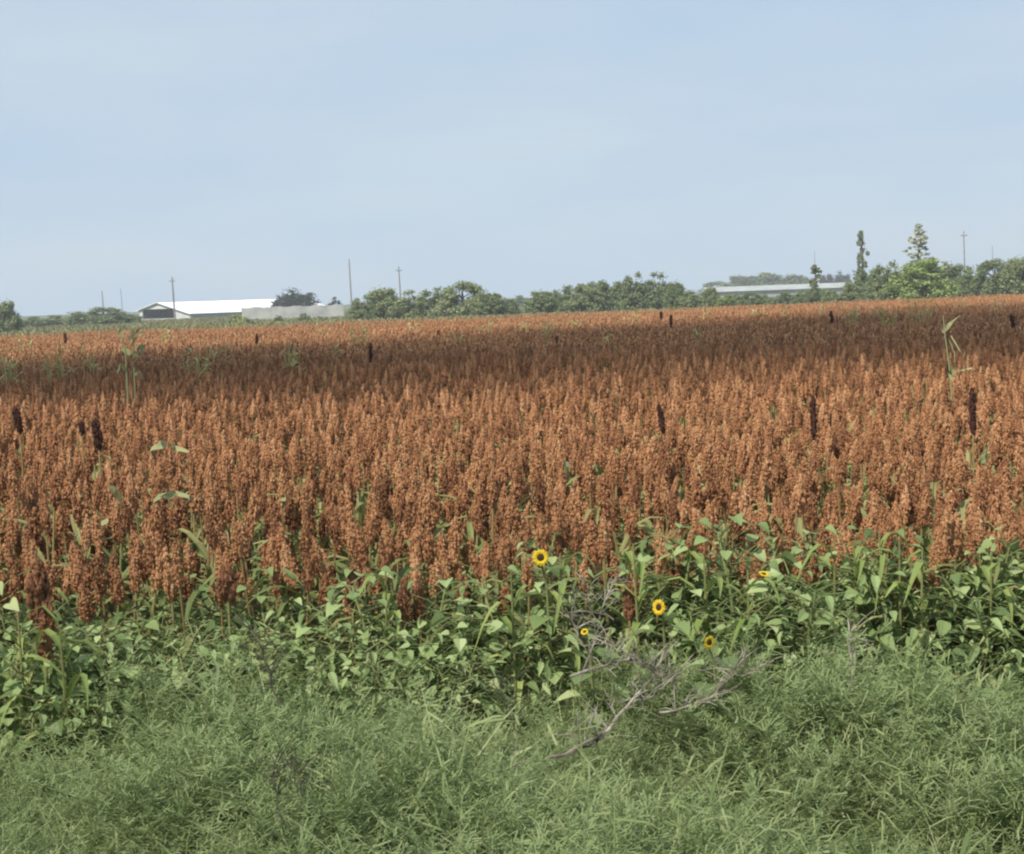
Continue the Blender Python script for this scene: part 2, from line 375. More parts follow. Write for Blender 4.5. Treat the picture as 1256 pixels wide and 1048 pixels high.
for a in [
    (22, 502, 532, 17.5, 12, 'dark narrow seed head nearest the left edge of the field', 'grain_dark', 'seed head', .2),
    (100, 519, 533, 18, 9, 'small dark seed tip just left of the thick dark head', 'grain_dark', 'seed head', .1),
    (119, 517, 552, 17, 14, 'thick dark seed head standing over the crop on the left', 'grain_dark', 'seed head', .15),
    (455, 422, 458, 40, 8, 'tall dark seed head in the cloud shadow left of centre', 'grain_dark', 'seed head', .03),
    (811, 498, 532, 19, 10, 'dark seed head right of centre, leaning slightly', 'grain_dark', 'seed head', .15),
    (998, 488, 540, 17.5, 11, 'long slim dark seed head between the leaning head and the broken corn', 'grain_dark', 'seed head', .02),
    (1193, 478, 533, 17, 13, 'largest dark seed head, just right of the broken corn stalk', 'grain_dark', 'seed head', .02),
    (683, 413, 428, 55, 6, 'dark seed tip in the shaded band near the middle', 'grain_dark', 'seed head', .0),
    (886, 420, 436, 46, 6, 'dark seed tip in the shaded band right of the middle', 'grain_brown', 'seed head', .0),
    (1020, 382, 396, 62, 6, 'dark seed tip just below the far field edge by the small roadside tree', 'grain_dark', 'seed head', .1),
    (1242, 386, 406, 48, 7, 'dark seed head at the right edge of the shaded band', 'grain_dark', 'seed head', .2),
    (80, 409, 421, 68, 5, 'dark seed tip in the far sunlit strip on the left', 'grain_dark', 'seed head', .0),
    (538, 405, 418, 66, 6, 'dark seed tip in the far strip below the middle tree row', 'grain_dark', 'seed head', .0),
    (823, 386, 402, 64, 5, 'right one of two dark seed tips below the low bushes', 'grain_dark', 'seed head', .0),
    (811, 382, 392, 74, 5, 'left one of two dark seed tips below the low bushes', 'grain_dark', 'seed head', .0),
    (315, 410, 423, 60, 5, 'dark seed tip in the far strip below the grey metal fence', 'grain_dark', 'seed head', .0),
    (545, 459, 473, 28, 11, 'stubby dark head where the sunlit crop meets the shaded band', 'grain_brown', 'seed head', .1),
    (723, 452, 490, 26, 9, 'brown slender head rising from the sunlit crop near the middle', 'grain_brown', 'seed head', .0),
    (47, 690, 765, 9.0, 34, 'big brown seed head low among the weeds at the far left', 'grain_brown', 'seed head', -.02),
    (58, 745, 812, 8.75, 26, 'dark brown head hanging lowest among the weeds at the far left', 'grain_brown', 'seed head', -.05),
    (496, 712, 768, 9.3, 22, 'brown head left of its twin among the green weeds in the centre', 'grain_brown', 'seed head', .0),
    (514, 710, 764, 9.35, 20, 'brown head right of its twin among the green weeds in the centre', 'grain_brown', 'seed head', .05),
    (772, 718, 760, 9.35, 20, 'rusty head just left of the larger leaning sunflower', 'grain_brown', 'seed head', .0),
    (432, 700, 742, 9.4, 26, 'rusty head low in the weeds left of the brown twins', 'grain_brown', 'seed head', .0),
    (278, 700, 735, 9.3, 30, 'rusty head low in the weeds on the left', 'grain_brown', 'seed head', .1),
]: dark_head(*a)

# ------------------------------------------------------------------ corn and tall grass standing in the crop
def stalk_plant(name, stems, leaves, label, cat, group, leafmat='pale_leaf', stemmat='pale_leaf'):
    """stems: list of ([(px,py)...], Y, radius); leaves: list of ([(px,py)...], Y, half width)"""
    p0 = at(*stems[0][0][-1], stems[0][1]); root = empty(name, (p0.x, p0.y, .004), label, cat, group)
    o = Vector(root.location); st, lf = MB(), MB()
    for pts, Y, r in stems:
        q = [at(*p, Y) - o for p in pts]; q.append(Vector((q[-1].x, q[-1].y, 0)))
        st.tube(q[::-1], np.linspace(r * 1.2, r * .6, len(q)), 6)
    st.build('stalk', M[stemmat], root)
    if leaves:
        for pts, Y, wd in leaves:
            q = [at(p[0], p[1], Y + .25 * random.uniform(-1, 1) * (i > 0)) - o for i, p in enumerate(pts)]
            Q = []
            for i in range(len(q) - 1):
                for t in (0, .5): Q.append(q[i].lerp(q[i + 1], t))
            Q.append(q[-1]); n = len(Q)
            lf.blade(Q, [wd * (.5 + .5 * math.sin(math.pi * min(1, i / (n - 1) + .25)) - .35 * (i == n - 1)) for i in range(n)], Vector((.35, .75, .6)), .25)
        lf.build('foliage', M[leafmat], root)
CG = 'corn and tall grass standing above the crop'
stalk_plant('corn_stalk', [([(151, 414), (154, 432), (155, 455), (157, 490)], 25, .016), ([(163, 412), (164, 445), (166, 488)], 25.4, .015)],
            [([(163, 425), (168, 414), (176, 410)], 25.2, .08), ([(160, 435), (150, 428), (146, 436)], 25.2, .05), ([(165, 430), (175, 425), (172, 440)], 25.3, .07), ([(158, 418), (166, 408), (160, 404)], 25, .06), ([(164, 446), (170, 438), (160, 432)], 25.3, .05), ([(163, 414), (161, 404), (165, 397)], 25.4, .03), ([(163, 414), (168, 406), (175, 402)], 25.4, .03), ([(151, 415), (147, 408), (149, 401)], 25, .03), ([(155, 455), (148, 448), (143, 458)], 25, .035), ([(165, 462), (171, 456), (176, 466)], 25.4, .035)],
            'pale double corn stalk rising above the shaded band on the left', 'corn', CG)
stalk_plant('corn_stalk', [([(1157, 388), (1159, 410), (1163, 440), (1166, 465), (1168, 500)], 20, .011)],
            [([(1155, 407), (1166, 397), (1178, 387)], 20, .035), ([(1165, 448), (1167, 460), (1168, 466)], 19.9, .06), ([(1166, 412), (1178, 432), (1190, 452)], 20.1, .014), ([(1192, 452), (1183, 454), (1170, 456)], 20.1, .016), ([(1163, 415), (1170, 432), (1172, 452)], 20.1, .012)],
            'broken corn stalk with snapped pale leaf above the crop on the right', 'corn', CG)
stalk_plant('corn_stalk', [([(186, 552), (190, 590)], 15, .012)], [([(184, 553), (198, 546), (214, 550), (236, 556)], 15, .045)], 'arching yellow green leaf over the sunlit crop below the double stalk', 'corn', CG)
stalk_plant('corn_stalk', [([(150, 610), (148, 650)], 11.6, .012)], [([(133, 640), (112, 650), (84, 664)], 11.5, .04), ([(150, 618), (142, 602), (132, 596)], 11.6, .03), ([(141, 618), (144, 630), (142, 648)], 11.4, .03)], 'corn leaves with one long pale blade hanging left in the front crop', 'corn', CG)
stalk_plant('corn_stalk', [([(214, 606), (216, 640)], 12, .012)], [([(178, 624), (196, 610), (216, 606), (232, 610), (250, 620)], 12, .03)], 'green leaf bent like a bow over the front crop on the left', 'corn', CG)
stalk_plant('corn_stalk', [([(347, 612), (352, 640)], 12.4, .01)], [([(345, 604), (349, 615), (352, 626)], 12.3, .035)], 'small pale upright leaf in the crop left of centre', 'corn', CG)
stalk_plant('corn_stalk', [([(696, 570), (697, 610)], 13.8, .01)], [([(694, 566), (695, 578), (697, 590)], 13.7, .035)], 'small pale upright leaf in the crop above the open sunflower', 'corn', CG)
stalk_plant('corn_stalk', [([(1212, 562), (1214, 600)], 14.4, .012)], [([(1208, 560), (1214, 570), (1221, 584)], 14.3, .05), ([(1212, 563), (1204, 565), (1198, 572)], 14.3, .05)], 'pale yellow leaf hanging below the largest dark seed head', 'corn', CG)
stalk_plant('corn_stalk', [([(1083, 568), (1085, 600)], 14, .01)], [([(1080, 565), (1086, 575), (1092, 588)], 13.9, .035)], 'pale green leaf in the sunlit crop on the right', 'corn', CG)
M['wisp'] = mat('pale_wisp', [(.36, .36, .12), (.48, .46, .18), (.56, .50, .26)], .7, trans=.3)
def tuft(px, ytop, ybot, Y, wpx, label, n=10, leafmat='wisp'):
    p0 = at(px, ybot, Y); root = empty('grass_tuft', (p0.x, p0.y, .004), label, 'tall grass', 'tall pale grass tufts in the crop'); root['kind'] = 'thing'
    st, lf = MB(), MB(); H = at(px, ytop, Y).z; W = wpx * Y / FPX / 2
    for i in range(n):
        a = random.random() * 6.28; rr = W * math.sqrt(random.random()); x, y = rr * math.cos(a), rr * math.sin(a)
        h = H * random.uniform(.78, 1.0) ; k = .6
        st.tube([(x * k, y * k, 0), (x * .8, y * .8, h * .6), (x * 1.1, y * 1.1, h)], [.009 + Y * 1e-4] * 2 + [.005], 3)
        for j in range(3):
            z = h * random.uniform(.6, .98); q = random.random() * 6.28; ln = random.uniform(.15, .4)
            d = Vector((math.cos(q), math.sin(q), 0)); p = Vector((x * .9, y * .9, z))
            lf.blade([p, p + d * ln * .5 + Vector((0, 0, ln * .35)), p + d * ln + Vector((0, 0, ln * .1))], [.008 + Y * 2e-4, .012 + Y * 2e-4, .003], Vector((-d.y, d.x, .2)), .2)
    st.build('stalk', M[leafmat], root); lf.build('foliage', M[leafmat], root)
for a in [
    (240, 418, 440, 38, 36, 'sparse grass tuft between the double corn stalk and the barn'),
    (354, 415, 440, 38, 30, 'yellow green grass tuft in the crop below the grey metal fence'),
    (68, 424, 448, 36, 22, 'thin grass tuft left of the double corn stalk'),
    (440, 392, 425, 60, 24, 'straw grass tuft in front of the middle tree row at its left end'),
    (600, 392, 410, 70, 40, 'low straw grass tuft below the middle tree row'),
    (672, 388, 425, 60, 26, 'tall straw grass tuft near the middle of the field'),
    (10, 425, 455, 34, 26, 'green grass tuft in the crop at the far left edge'),
    (1042, 370, 405, 62, 22, 'thin grass tuft right of the small far tree'),
    (1092, 372, 410, 55, 30, 'brownish grass tuft left of the fan shaped one'),
    (1128, 358, 392, 62, 34, 'pale fan shaped grass tuft in front of the right hand trees'),
    (290, 384, 404, 120, 26, 'green weedy tuft in front of the white barn wall'),
]: tuft(*a)
for px, yt, Y, wd in [(30, 412, 62, 20), (108, 430, 40, 18), (205, 404, 75, 22), (268, 426, 45, 22), (395, 404, 80, 26), (415, 428, 44, 16), (505, 398, 80, 22), (560, 412, 58, 18), (648, 398, 72, 30), (705, 394, 78, 22), (742, 410, 52, 16), (775, 388, 84, 24), (860, 384, 85, 20), (930, 378, 90, 26), (965, 382, 78, 20), (1072, 378, 72, 22), (1010, 376, 88, 18), (1180, 366, 90, 24), (1225, 368, 80, 18), (855, 404, 52, 16)]:
    tuft(px, yt - 6, yt + 16, Y, wd, 'small wisp of pale grass among the far sorghum', 6)

M['brightleaf'] = mat('bright_stalk_leaf', [(.18, .25, .06), (.34, .39, .12), (.50, .51, .20)], .55, trans=.3)
def leafy(px, py, Y, label, n=9):
    t = at(px, py, Y); root = empty('leafy_stalk', (t.x, Y, .004), label, 'leafy stalk', 'bright leafy stalks at the front edge of the crop', random.random() * 6.28)
    st, lf = MB(), MB(); h = t.z
    st.tube([(0, 0, 0), (.01, 0, h * .5), (0, .01, h * .95)], [.012, .010, .005], 5)
    for i in range(n): leaf_arc(lf, h * (.25 + .075 * i), i * 2.4 + random.uniform(-.5, .5), random.uniform(.2, .42), random.uniform(.016, .026), random.uniform(.6, 1.4), 0, random.uniform(.9, 1.5))
    st.build('stalk', M['sleaf'], root); lf.build('foliage', M['brightleaf'], root)
for a in [(1022, 648, 9.3, 'yellow green leafy stalk leftmost of the bright clump on the right'), (1048, 655, 9.25, 'yellow green leafy stalk beside the tiny sunflower close to the crop'),
          (1078, 640, 9.3, 'tallest yellow green leafy stalk of the bright clump on the right'), (1104, 648, 9.2, 'yellow green leafy stalk right of the tallest in the bright clump'),
          (1130, 660, 9.2, 'yellow green leafy stalk rightmost of the bright clump on the right'), (865, 672, 9.2, 'yellow green leafy stalk above the small drooping sunflower'),
          (778, 655, 9.3, 'yellow green leafy stalk above the turned sunflower'), (686, 668, 9.2, 'yellow green leafy stalk just right of the open sunflower'),
          (628, 690, 9.0, 'yellow green leafy stalk just left of the open sunflower'), (472, 690, 9.2, 'yellow green leafy stalk above the brown twin heads'),
          (20, 740, 8.7, 'yellow green leafy stalk left of the big brown head at far left'), (75, 765, 8.6, 'yellow green leafy stalk right of the dark low head at far left'),
          (1215, 665, 9.3, 'yellow green leafy stalk near the right edge of the picture'), (915, 690, 9.1, 'yellow green leafy stalk left of the half hidden sunflower')]: leafy(*a)

# ------------------------------------------------------------------ weeds
def broad_leaf(b, base, d, up, size, m=0, nar=1.0):
    """a heart shaped leaf, folded along the midrib and drooping at the tip"""
    d = d.normalized(); sd = d.cross(up).normalized(); nn = sd.cross(d)
    ts = (0, .12, .38, .68, 1); ws = [q * nar for q in (.16, .42, .46, .28, .02)]; vs = []
    fold = random.uniform(.1, .45); dr = random.uniform(.1, .5)
    for t, q in zip(ts, ws):
        c = base + d * size * (t - .06) - nn * size * dr * t * t
        e = nn * size * q * fold
        vs += [c - sd * size * q + e, c, c + sd * size * q + e]
    b.add(vs, [f for i in range(4) for f in ((3 * i, 3 * i + 1, 3 * i + 4, 3 * i + 3), (3 * i + 1, 3 * i + 2, 3 * i + 5, 3 * i + 4))], m)
def weed_parts(h, n, size, lean=0.0, bush=.16, nar=1.0):
    st, lf = MB(), MB()
    q = random.random() * 6.28; lx, ly = lean * math.cos(q), lean * math.sin(q)
    axis = lambda t: Vector((lx * t * t, ly * t * t, h * t))
    st.tube([axis(t) for t in (0, .35, .7, .97)], [.011, .009, .007, .004], 5)
    for i in range(n):
        t = .18 + .82 * (i + random.random()) / n; a = i * 2.4 + random.uniform(-.4, .4)
        o = Vector((math.cos(a), math.sin(a), 0)); el = random.uniform(-.1, .7)
        ln = bush * random.uniform(.5, 1.2) * (1.15 - .5 * t)
        p = axis(t); e = p + (o + Vector((0, 0, el))) * ln
        st.tube([p, p.lerp(e, .5) + Vector((0, 0, .01)), e], [.0035, .003, .002], 3, cap=False)
        broad_leaf(lf, e, o + Vector((random.uniform(-.3, .3), random.uniform(-.3, .3), random.uniform(-.9, .4))), Vector((random.uniform(-.9, .9), random.uniform(-.9, .9), 1)), size * random.uniform(.4, 1.05) * (1.05 - .35 * t), 0, nar * random.uniform(.8, 1.1))
    return st, lf
WK = [(.62, 40, .105, .1, .18), (.58, 46, .12, .15, .20, .42), (.80, 46, .11, .12, .20), (.42, 40, .075, .1, .17), (.68, 56, .10, .2, .22, .55), (.55, 30, .13, .1, .17)]
WW = ['broad heart leaves', 'narrow pointed leaves', 'tall stem, big leaves', 'small dense leaves', 'leaning leafy stem', 'few very large leaves']
WEED = []
for k in WK * 2:
    st, lf = weed_parts(*k); WEED.append((st.mesh('stem', M['weedstem'], True), lf.mesh('foliage', M['weed'])))
def bandtop(x):      # how near the leafy weeds come to the viewer, by x
    return 8.62 + .5 * min(1, max(0, x * 3)) + .35 * math.exp(-((x + .1) / .5) ** 2) + .12 * math.sin(x * 3)
wp = []
while len(wp) < 285:
    y = random.uniform(7.9, 9.9); x = random.uniform(-1, 1) * FX(y, .45)
    if y < bandtop(x): continue
    dens = 1.0 if x < -.6 else .55 if x < .9 else 1.0
    if random.random() > dens: continue
    if any((x - u) ** 2 + (y - v) ** 2 < .11 ** 2 for u, v in wp): continue
    wp.append((x, y))
for x, y in wp:
    k = random.randrange(12); t = min(2, max(0, int((x / FX(y, .45) + 1) * 1.5)))
    row = 'beside the roadside grass' if y < 8.9 else 'up against the sorghum' if y > 9.4 else 'midway in the weed strip'
    root = empty('broadleaf_weed', (x, y, .004), f'weed with {WW[k % 6]} {row}, {thirds[t]}', 'weed', 'broadleaf weeds between grass and sorghum', random.random() * 6.28)
    s = random.uniform(.8, 1.2) * (1.0 if y < 9.0 else 1.12) * (1.15 if x > 0 else 1.0); root.scale = (s, s, s)
    for nm, me in zip(('stem', 'foliage'), WEED[k]): link(nm, me, root)

def sunflower(px, py, Y, r, label, face=(0.1, -1, .25), petals=18):
    c = at(px, py, Y); root = empty('wild_sunflower', (c.x + .03, c.y + .05, .004), label, 'sunflower', 'yellow sunflowers among the weeds'); o = Vector(root.location)
    st, lf, pt, ds = MB(), MB(), MB(), MB(); h = c - o; f = Vector(face).normalized()
    nk = h - f * .03
    st.tube([(0, 0, 0), (.01, .01, h.z * .5), (0.0, .02, h.z * .85), nk, h - f * .005], [.012, .010, .008, .006, .010], 6)
    for i in range(12):
        z = h.z * (.3 + .055 * i); a = i * 2.4; oo = Vector((math.cos(a), math.sin(a), .3)); p = Vector((.005, .01, z)); e = p + oo * random.uniform(.05, .13)
        st.tube([p, e], [.0035, .0025], 3, cap=False); broad_leaf(lf, e, oo - Vector((0, 0, random.uniform(.2, .7))), Vector((0, 0, 1)), random.uniform(.09, .15))
    u = f.cross(Vector((0, 0, 1))).normalized(); v = u.cross(f)
    for ring in range(2):
        for i in range(petals):
            a = 2 * math.pi * (i + ring * .5) / petals + random.uniform(-.08, .08); d = u * math.cos(a) + v * math.sin(a); s = u * -math.sin(a) + v * math.cos(a)
            L = r * random.uniform(.92, 1.08); k = f * (.10 - .14 * ring) * r
            pt.blade([h + d * r * .38, h + d * L * .7 + k, h + d * L + k * random.uniform(-.6, .6)], [r * .08, r * .13, r * .02], s, .2)
    # domed seed disc
    vs = []; rr = [(.02, .20), (.2, .18), (.34, .11), (.45, .03), (.46, -.04)]
    for q, z in rr:
        for j in range(14): vs.append(h + (u * math.cos(j * .4488) + v * math.sin(j * .4488)) * r * q + f * r * z * .9)
    ds.add(vs, [(i * 14 + j, i * 14 + (j + 1) % 14, (i + 1) * 14 + (j + 1) % 14, (i + 1) * 14 + j) for i in range(4) for j in range(14)] + [tuple(range(14))[::-1]])
    st.build('stem', M['weedstem'], root, True); lf.build('foliage', M['weed'], root)
    fh = pt.build('flower_head', M['petal'], root); ds.build('seed_disc', M['disc'], fh, True)
sunflower(663, 684, 9.0, .048, 'open yellow sunflower facing the road, standing highest among the weeds')
sunflower(808, 745, 8.9, .045, 'yellow sunflower turned to the right beside a rusty sorghum head', (-.75, -.8, .2))
sunflower(870, 788, 8.35, .036, 'small yellow sunflower drooping below the turned one', (.45, -.85, -.05))
sunflower(717, 775, 8.6, .022, 'small dull yellow sunflower just above the dead branches', (-.3, -.6, .7))
sunflower(937, 704, 9.2, .034, 'half hidden yellow sunflower right of the turned one', (.2, -.3, .9))
sunflower(1176, 831, 8.1, .026, 'tiny yellow sunflower low in the grass on the right', (.9, -.4, .1))
sunflower(1043, 668, 9.5, .026, 'tiny yellow sunflower close to the crop on the right', (.9, -.2, .6))

# ------------------------------------------------------------------ roadside grass
def grass_clump(n, h, spread, wd, curl):
    b = MB()
    for i in range(n):
        a = random.random() * 6.28; rr = spread * math.sqrt(random.random()); x, y = rr * math.cos(a), rr * math.sin(a)
        q = random.random() * 6.28; d = Vector((math.cos(q), math.sin(q), 0)); hh = h * random.uniform(.45, 1.1); c = curl * random.uniform(.3, 1.3)
        tw = random.uniform(-1, 1) * .5; s = Vector((-d.y, d.x, 0))
        p = [Vector((x, y, 0)) + d * c * hh * t ** 1.7 + s * tw * c * hh * t * t + Vector((0, 0, hh * (t - .28 * c * t * t * t))) for t in (0, .4, .7, .88, 1)]
        ww = wd * random.uniform(.6, 1.3)
        vs = []
        for t, pp in zip((1, .95, .8, .55, .1), p): vs += [pp - s * ww * t, pp + s * ww * t]
        b.add(vs, [(2 * i, 2 * i + 1, 2 * i + 3, 2 * i + 2) for i in range(4)])
        # a side leaf, as on wiry roadside grasses
        for m in (p[1], p[2], p[3]):
            e = random.random() * 6.28; dd = Vector((math.cos(e), math.sin(e), random.uniform(-.1, .7))); l = random.uniform(.05, .13); ss = dd.cross(Vector((0, 0, 1))).normalized() * ww
            b.add([m - ss, m + ss, m + dd * l * .6 + ss, m + dd * l * .6 - ss, m + dd * l - Vector((0, 0, l * .25))], [(0, 1, 2, 3), (3, 2, 4)])
    return b.mesh('grass', M['grass'])
def feather_clump(n, h):
    b = MB()
    for i in range(n):
        q = random.random() * 6.28; d = Vector((math.cos(q), math.sin(q), 0)); x = Vector((random.uniform(-.12, .12), random.uniform(-.12, .12), 0)); hh = h * random.uniform(.7, 1.1); c = random.uniform(.1, .5)
        P = [x + d * c * hh * t * t + Vector((0, 0, hh * t * (1 - .15 * c * t))) for t in (0, .4, .7, 1)]
        b.tube(P, [.0014, .0012, .001, .0006], 3, cap=False)
        for j in range(34):                      # airy seed head
            t = random.uniform(.62, 1); p = P[0] + d * c * hh * t * t + Vector((0, 0, hh * t * (1 - .15 * c * t)))
            a = random.random() * 6.28; e = Vector((math.cos(a), math.sin(a), random.uniform(-.2, .9))) * random.uniform(.02, .075) * (1.25 - t) * 2; s = Vector((-math.sin(a), math.cos(a), .3)) * .0013
            b.add([p - s, p + s, p + e + s * 1.6, p + e - s * 1.6], [(0, 1, 2, 3)])
    return b.mesh('feather_grass', M['feather'])
M['feather'] = mat('feathery_grass', [(.19, .26, .10), (.30, .37, .15), (.42, .45, .23)], .7, trans=.35, obj_var=.3)
GR = [feather_clump(14, .62) for _ in range(4)] + [grass_clump(46, .44, .12, .0034, 1.35) for _ in range(6)] + [grass_clump(34, .56, .10, .0026, 1.0) for _ in range(2)] + [grass_clump(60, .34, .13, .0042, 1.6) for _ in range(5)]
gp = rows(3.6, 9.6, 85)
keep = np.array([y < bandtop(x) + random.uniform(-.9, 1.0) or (abs(x + .2) < .7 and y < 9.2) or (y < bandtop(x) + 1.3 and random.random() < .22) for x, y in gp]); gp = gp[keep]; n = len(gp)
hz = 1 + .26 * np.sin(gp[:, 0] * 2.1 + gp[:, 1] * 1.3) + .14 * np.sin(gp[:, 0] * 4.7 - gp[:, 1] * 3.1)
sc = rng.uniform(.75, 1.15, n) * hz
scatter('roadside_grass', GR, np.column_stack([gp, np.zeros(n)]), np.stack([rng.normal(0, .28, n), rng.normal(0, .28, n), rng.uniform(0, 6.28, n)], 1), np.stack([sc * 1.1, sc * 1.1, sc], 1), rng.integers(0, len(GR), n), 'tangled olive green grass along the near roadside', 'grass')
# grass strip beyond the field
FT = []
for _ in range(5):
    b = MB()
    for i in range(40):
        a = random.random() * 6.28; rr = .9 * math.sqrt(random.random()); x, y = rr * math.cos(a), rr * math.sin(a); q = random.random() * 6.28
        h = random.uniform(.2, .55); d = Vector((math.cos(q), math.sin(q), 0)) * .25; s = Vector((-d.y, d.x, 0)).normalized() * .07
        p = Vector((x, y, 0)); b.add([p - s, p + s, p + d * .5 + s + Vector((0, 0, h * .6)), p + d * .5 - s + Vector((0, 0, h * .6)), p + d + Vector((0, 0, h))], [(0, 1, 2, 3), (3, 2, 4)])
    FT.append(b.mesh('far_tuft', M['fargrass']))
fp = np.concatenate([rows(FIELD1 + 1, 190, .5), rows(190, 225, .3), rows(225, 420, .12)]); fp = fp[(fp[:, 1] > far_edge(fp[:, 0]) + 1) & ((fp[:, 1] < 225) | (fp[:, 0] < -.09 * fp[:, 1]))]; n = len(fp); s = rng.uniform(.6, 1.35, n)
scatter('rough_grass_strip', FT, np.column_stack([fp, np.zeros(n)]), np.stack([np.zeros(n), np.zeros(n), rng.uniform(0, 6.28, n)], 1), np.stack([s, s, s], 1), rng.integers(0, 5, n), 'pale rough grass strip beyond the far edge of the field', 'grass')

# ------------------------------------------------------------------ dead branch and dry stems in the grass
def px_tube(b, pts, r0, r1, n=6, wob=.012):
    q = []
    P = [at(*p) for p in pts]
    for i in range(len(P) - 1):
        for t in (0, .33, .66): q.append(P[i].lerp(P[i + 1], t) + Vector((random.uniform(-wob, wob), random.uniform(-wob, wob), random.uniform(-wob, wob))))
    q.append(P[-1]); return q, np.linspace(r0, r1, len(q))
def dead_branch(name, label, limbs, mm='deadwood'):
    limbs = [([(u, v, Y - .3) for u, v, Y in pts], a, c) for pts, a, c in limbs]
    o = at(*limbs[0][0][0]); root = empty(name, (o.x, o.y, .1), label, 'dead branch'); O = Vector(root.location)
    tw = MB() if len(limbs) > 1 else None
    for k, (pts, r0, r1) in enumerate(limbs):
        b = MB(); q, rr = px_tube(b, pts, r0, r1); q = [p - O for p in q]
        b.tube(q, rr * .8, 6)
        one = tw is None; tq = b if one else tw
        for j in range(2, len(q) - 1):            # side twigs
            for _ in range(3):
                d = Vector((random.uniform(-1, 1), random.uniform(-.6, .6), random.uniform(-.2, 1))).normalized() * random.uniform(.05, .2)
                e = q[j] + d; tq.tube([q[j], q[j] + d * .5 + Vector((0, 0, .012)), e], [.0028, .0022, .0012], 4)
                if random.random() < .7: tq.tube([q[j] + d * .5 + Vector((0, 0, .012)), q[j] + d * .5 + Vector((random.uniform(-.07, .07), 0, random.uniform(.02, .09)))], [.0024, .0012], 3)
        b.build('limb', M[mm], root)
    if tw is not None: tw.build('twig', M[mm], root)
dead_branch('dead_branch', 'bleached grey dead branch with forked limbs lying in the grass below the sunflowers', [
    ([(672, 933, 7.7), (735, 905, 7.8), (770, 868, 8.0), (800, 832, 8.2), (815, 800, 8.35)], .013, .008),
    ([(682, 930, 7.75), (728, 912, 7.8), (742, 900, 7.8)], .009, .006),
    ([(700, 832, 8.15), (740, 818, 8.2), (768, 808, 8.25), (778, 806, 8.3)], .010, .008),
    ([(775, 806, 8.3), (755, 795, 8.3), (738, 789, 8.35)], .009, .005),
    ([(775, 805, 8.3), (795, 820, 8.2), (820, 833, 8.2), (838, 848, 8.2)], .010, .006),
    ([(770, 868, 8.0), (800, 852, 8.1), (835, 826, 8.2)], .006, .004)])
dead_branch('dead_branch', 'grey dead branch slanting up to the right beside the forked one', [
    ([(855, 868, 8.1), (876, 852, 8.1), (896, 830, 8.2), (912, 808, 8.3)], .009, .006),
    ([(806, 872, 8.0), (840, 870, 8.05), (872, 860, 8.1)], .007, .005),
    ([(896, 830, 8.2), (915, 826, 8.2), (935, 818, 8.25)], .005, .003)])
dead_branch('dead_branch', 'thin pale twig lying left of the forked dead branch', [([(600, 956, 7.6), (628, 945, 7.6), (645, 930, 7.65)], .006, .004)])
dead_branch('dead_branch', 'dark crooked stick standing in the grass on the left', [([(345, 870, 7.9), (330, 830, 8.0), (322, 795, 8.1), (288, 752, 8.3)], .007, .004)], 'darkwood')
dead_branch('dead_branch', 'upright grey twiggy stem standing behind the forked dead branch', [([(708, 835, 8.6), (730, 780, 8.7), (740, 740, 8.75), (752, 705, 8.8)], .006, .003), ([(738, 770, 8.7), (722, 740, 8.7), (716, 715, 8.7)], .004, .002), ([(722, 800, 8.6), (705, 770, 8.6), (698, 730, 8.7)], .004, .002)])
dead_branch('dead_branch', 'thin dark stick leaning in the grass left of the pale twig', [([(640, 905, 7.8), (622, 870, 7.9), (606, 822, 8.1)], .005, .003)], 'darkwood')
dead_branch('dead_branch', 'pale dry stem standing in the grass on the right', [([(1046, 850, 8.1), (1043, 800, 8.2), (1040, 760, 8.3)], .006, .004)])
dead_branch('dead_branch', 'left one of two thin upright stems in the grass below the crooked stick', [([(345, 1010, 6.6), (338, 960, 6.8), (335, 930, 6.9)], .005, .003)], 'darkwood')
dead_branch('dead_branch', 'right one of two thin upright stems in the grass below the crooked stick', [([(372, 1015, 6.6), (365, 960, 6.8), (362, 935, 6.9)], .004, .003)], 'darkwood')

# ------------------------------------------------------------------ trees
def crown(n_cl, leaves, fn, leaf, seed, cl_r, flat=.8):
    """leaf clumps (balls of small leaf faces) spread through the shape fn() draws from"""
    r = np.random.default_rng(seed); V = []
    for c in range(n_cl):
        c0 = np.array(fn(r)); rad = cl_r * r.uniform(.55, 1.35)
        d = r.normal(size=(leaves, 3)); d /= np.linalg.norm(d, axis=1)[:, None]
        p = c0 + d * (rad * np.clip(np.abs(r.normal(.55, .38, leaves)), 0, 1.15))[:, None] * np.array([1, 1, flat])
        a = r.normal(size=(leaves, 3)); a /= np.linalg.norm(a, axis=1)[:, None]; bb = np.cross(a, d + .3 * r.normal(size=(leaves, 3))); bb /= np.linalg.norm(bb, axis=1)[:, None] + 1e-6
        s = leaf * r.uniform(.6, 1.4, leaves)[:, None]
        V.append(np.stack([p - a * s, p + bb * s * .6, p + a * s, p - bb * s * .6], 1))
    V = np.concatenate(V).reshape(-1, 3); V[:, 2] = np.maximum(V[:, 2], .02)
    return V, np.arange(len(V)).reshape(-1, 4)
def dome(w, h0, h1, lumps):
    def fn(r):
        a = r.uniform(0, 6.28); k = math.sqrt(r.uniform(.05, 1)); x, y = k * math.cos(a), k * math.sin(a)
        top = h0 + (h1 - h0) * math.sqrt(max(0, 1 - k * k * .85)) * (1 - lumps * .5 * (1 + math.sin(a * 3 + lumps * 20)) * k)
        u = r.uniform(0, 1)
        return x * w, y * w, h0 + (top - h0) * (u ** .45 if r.uniform() < .5 else u)
    return fn
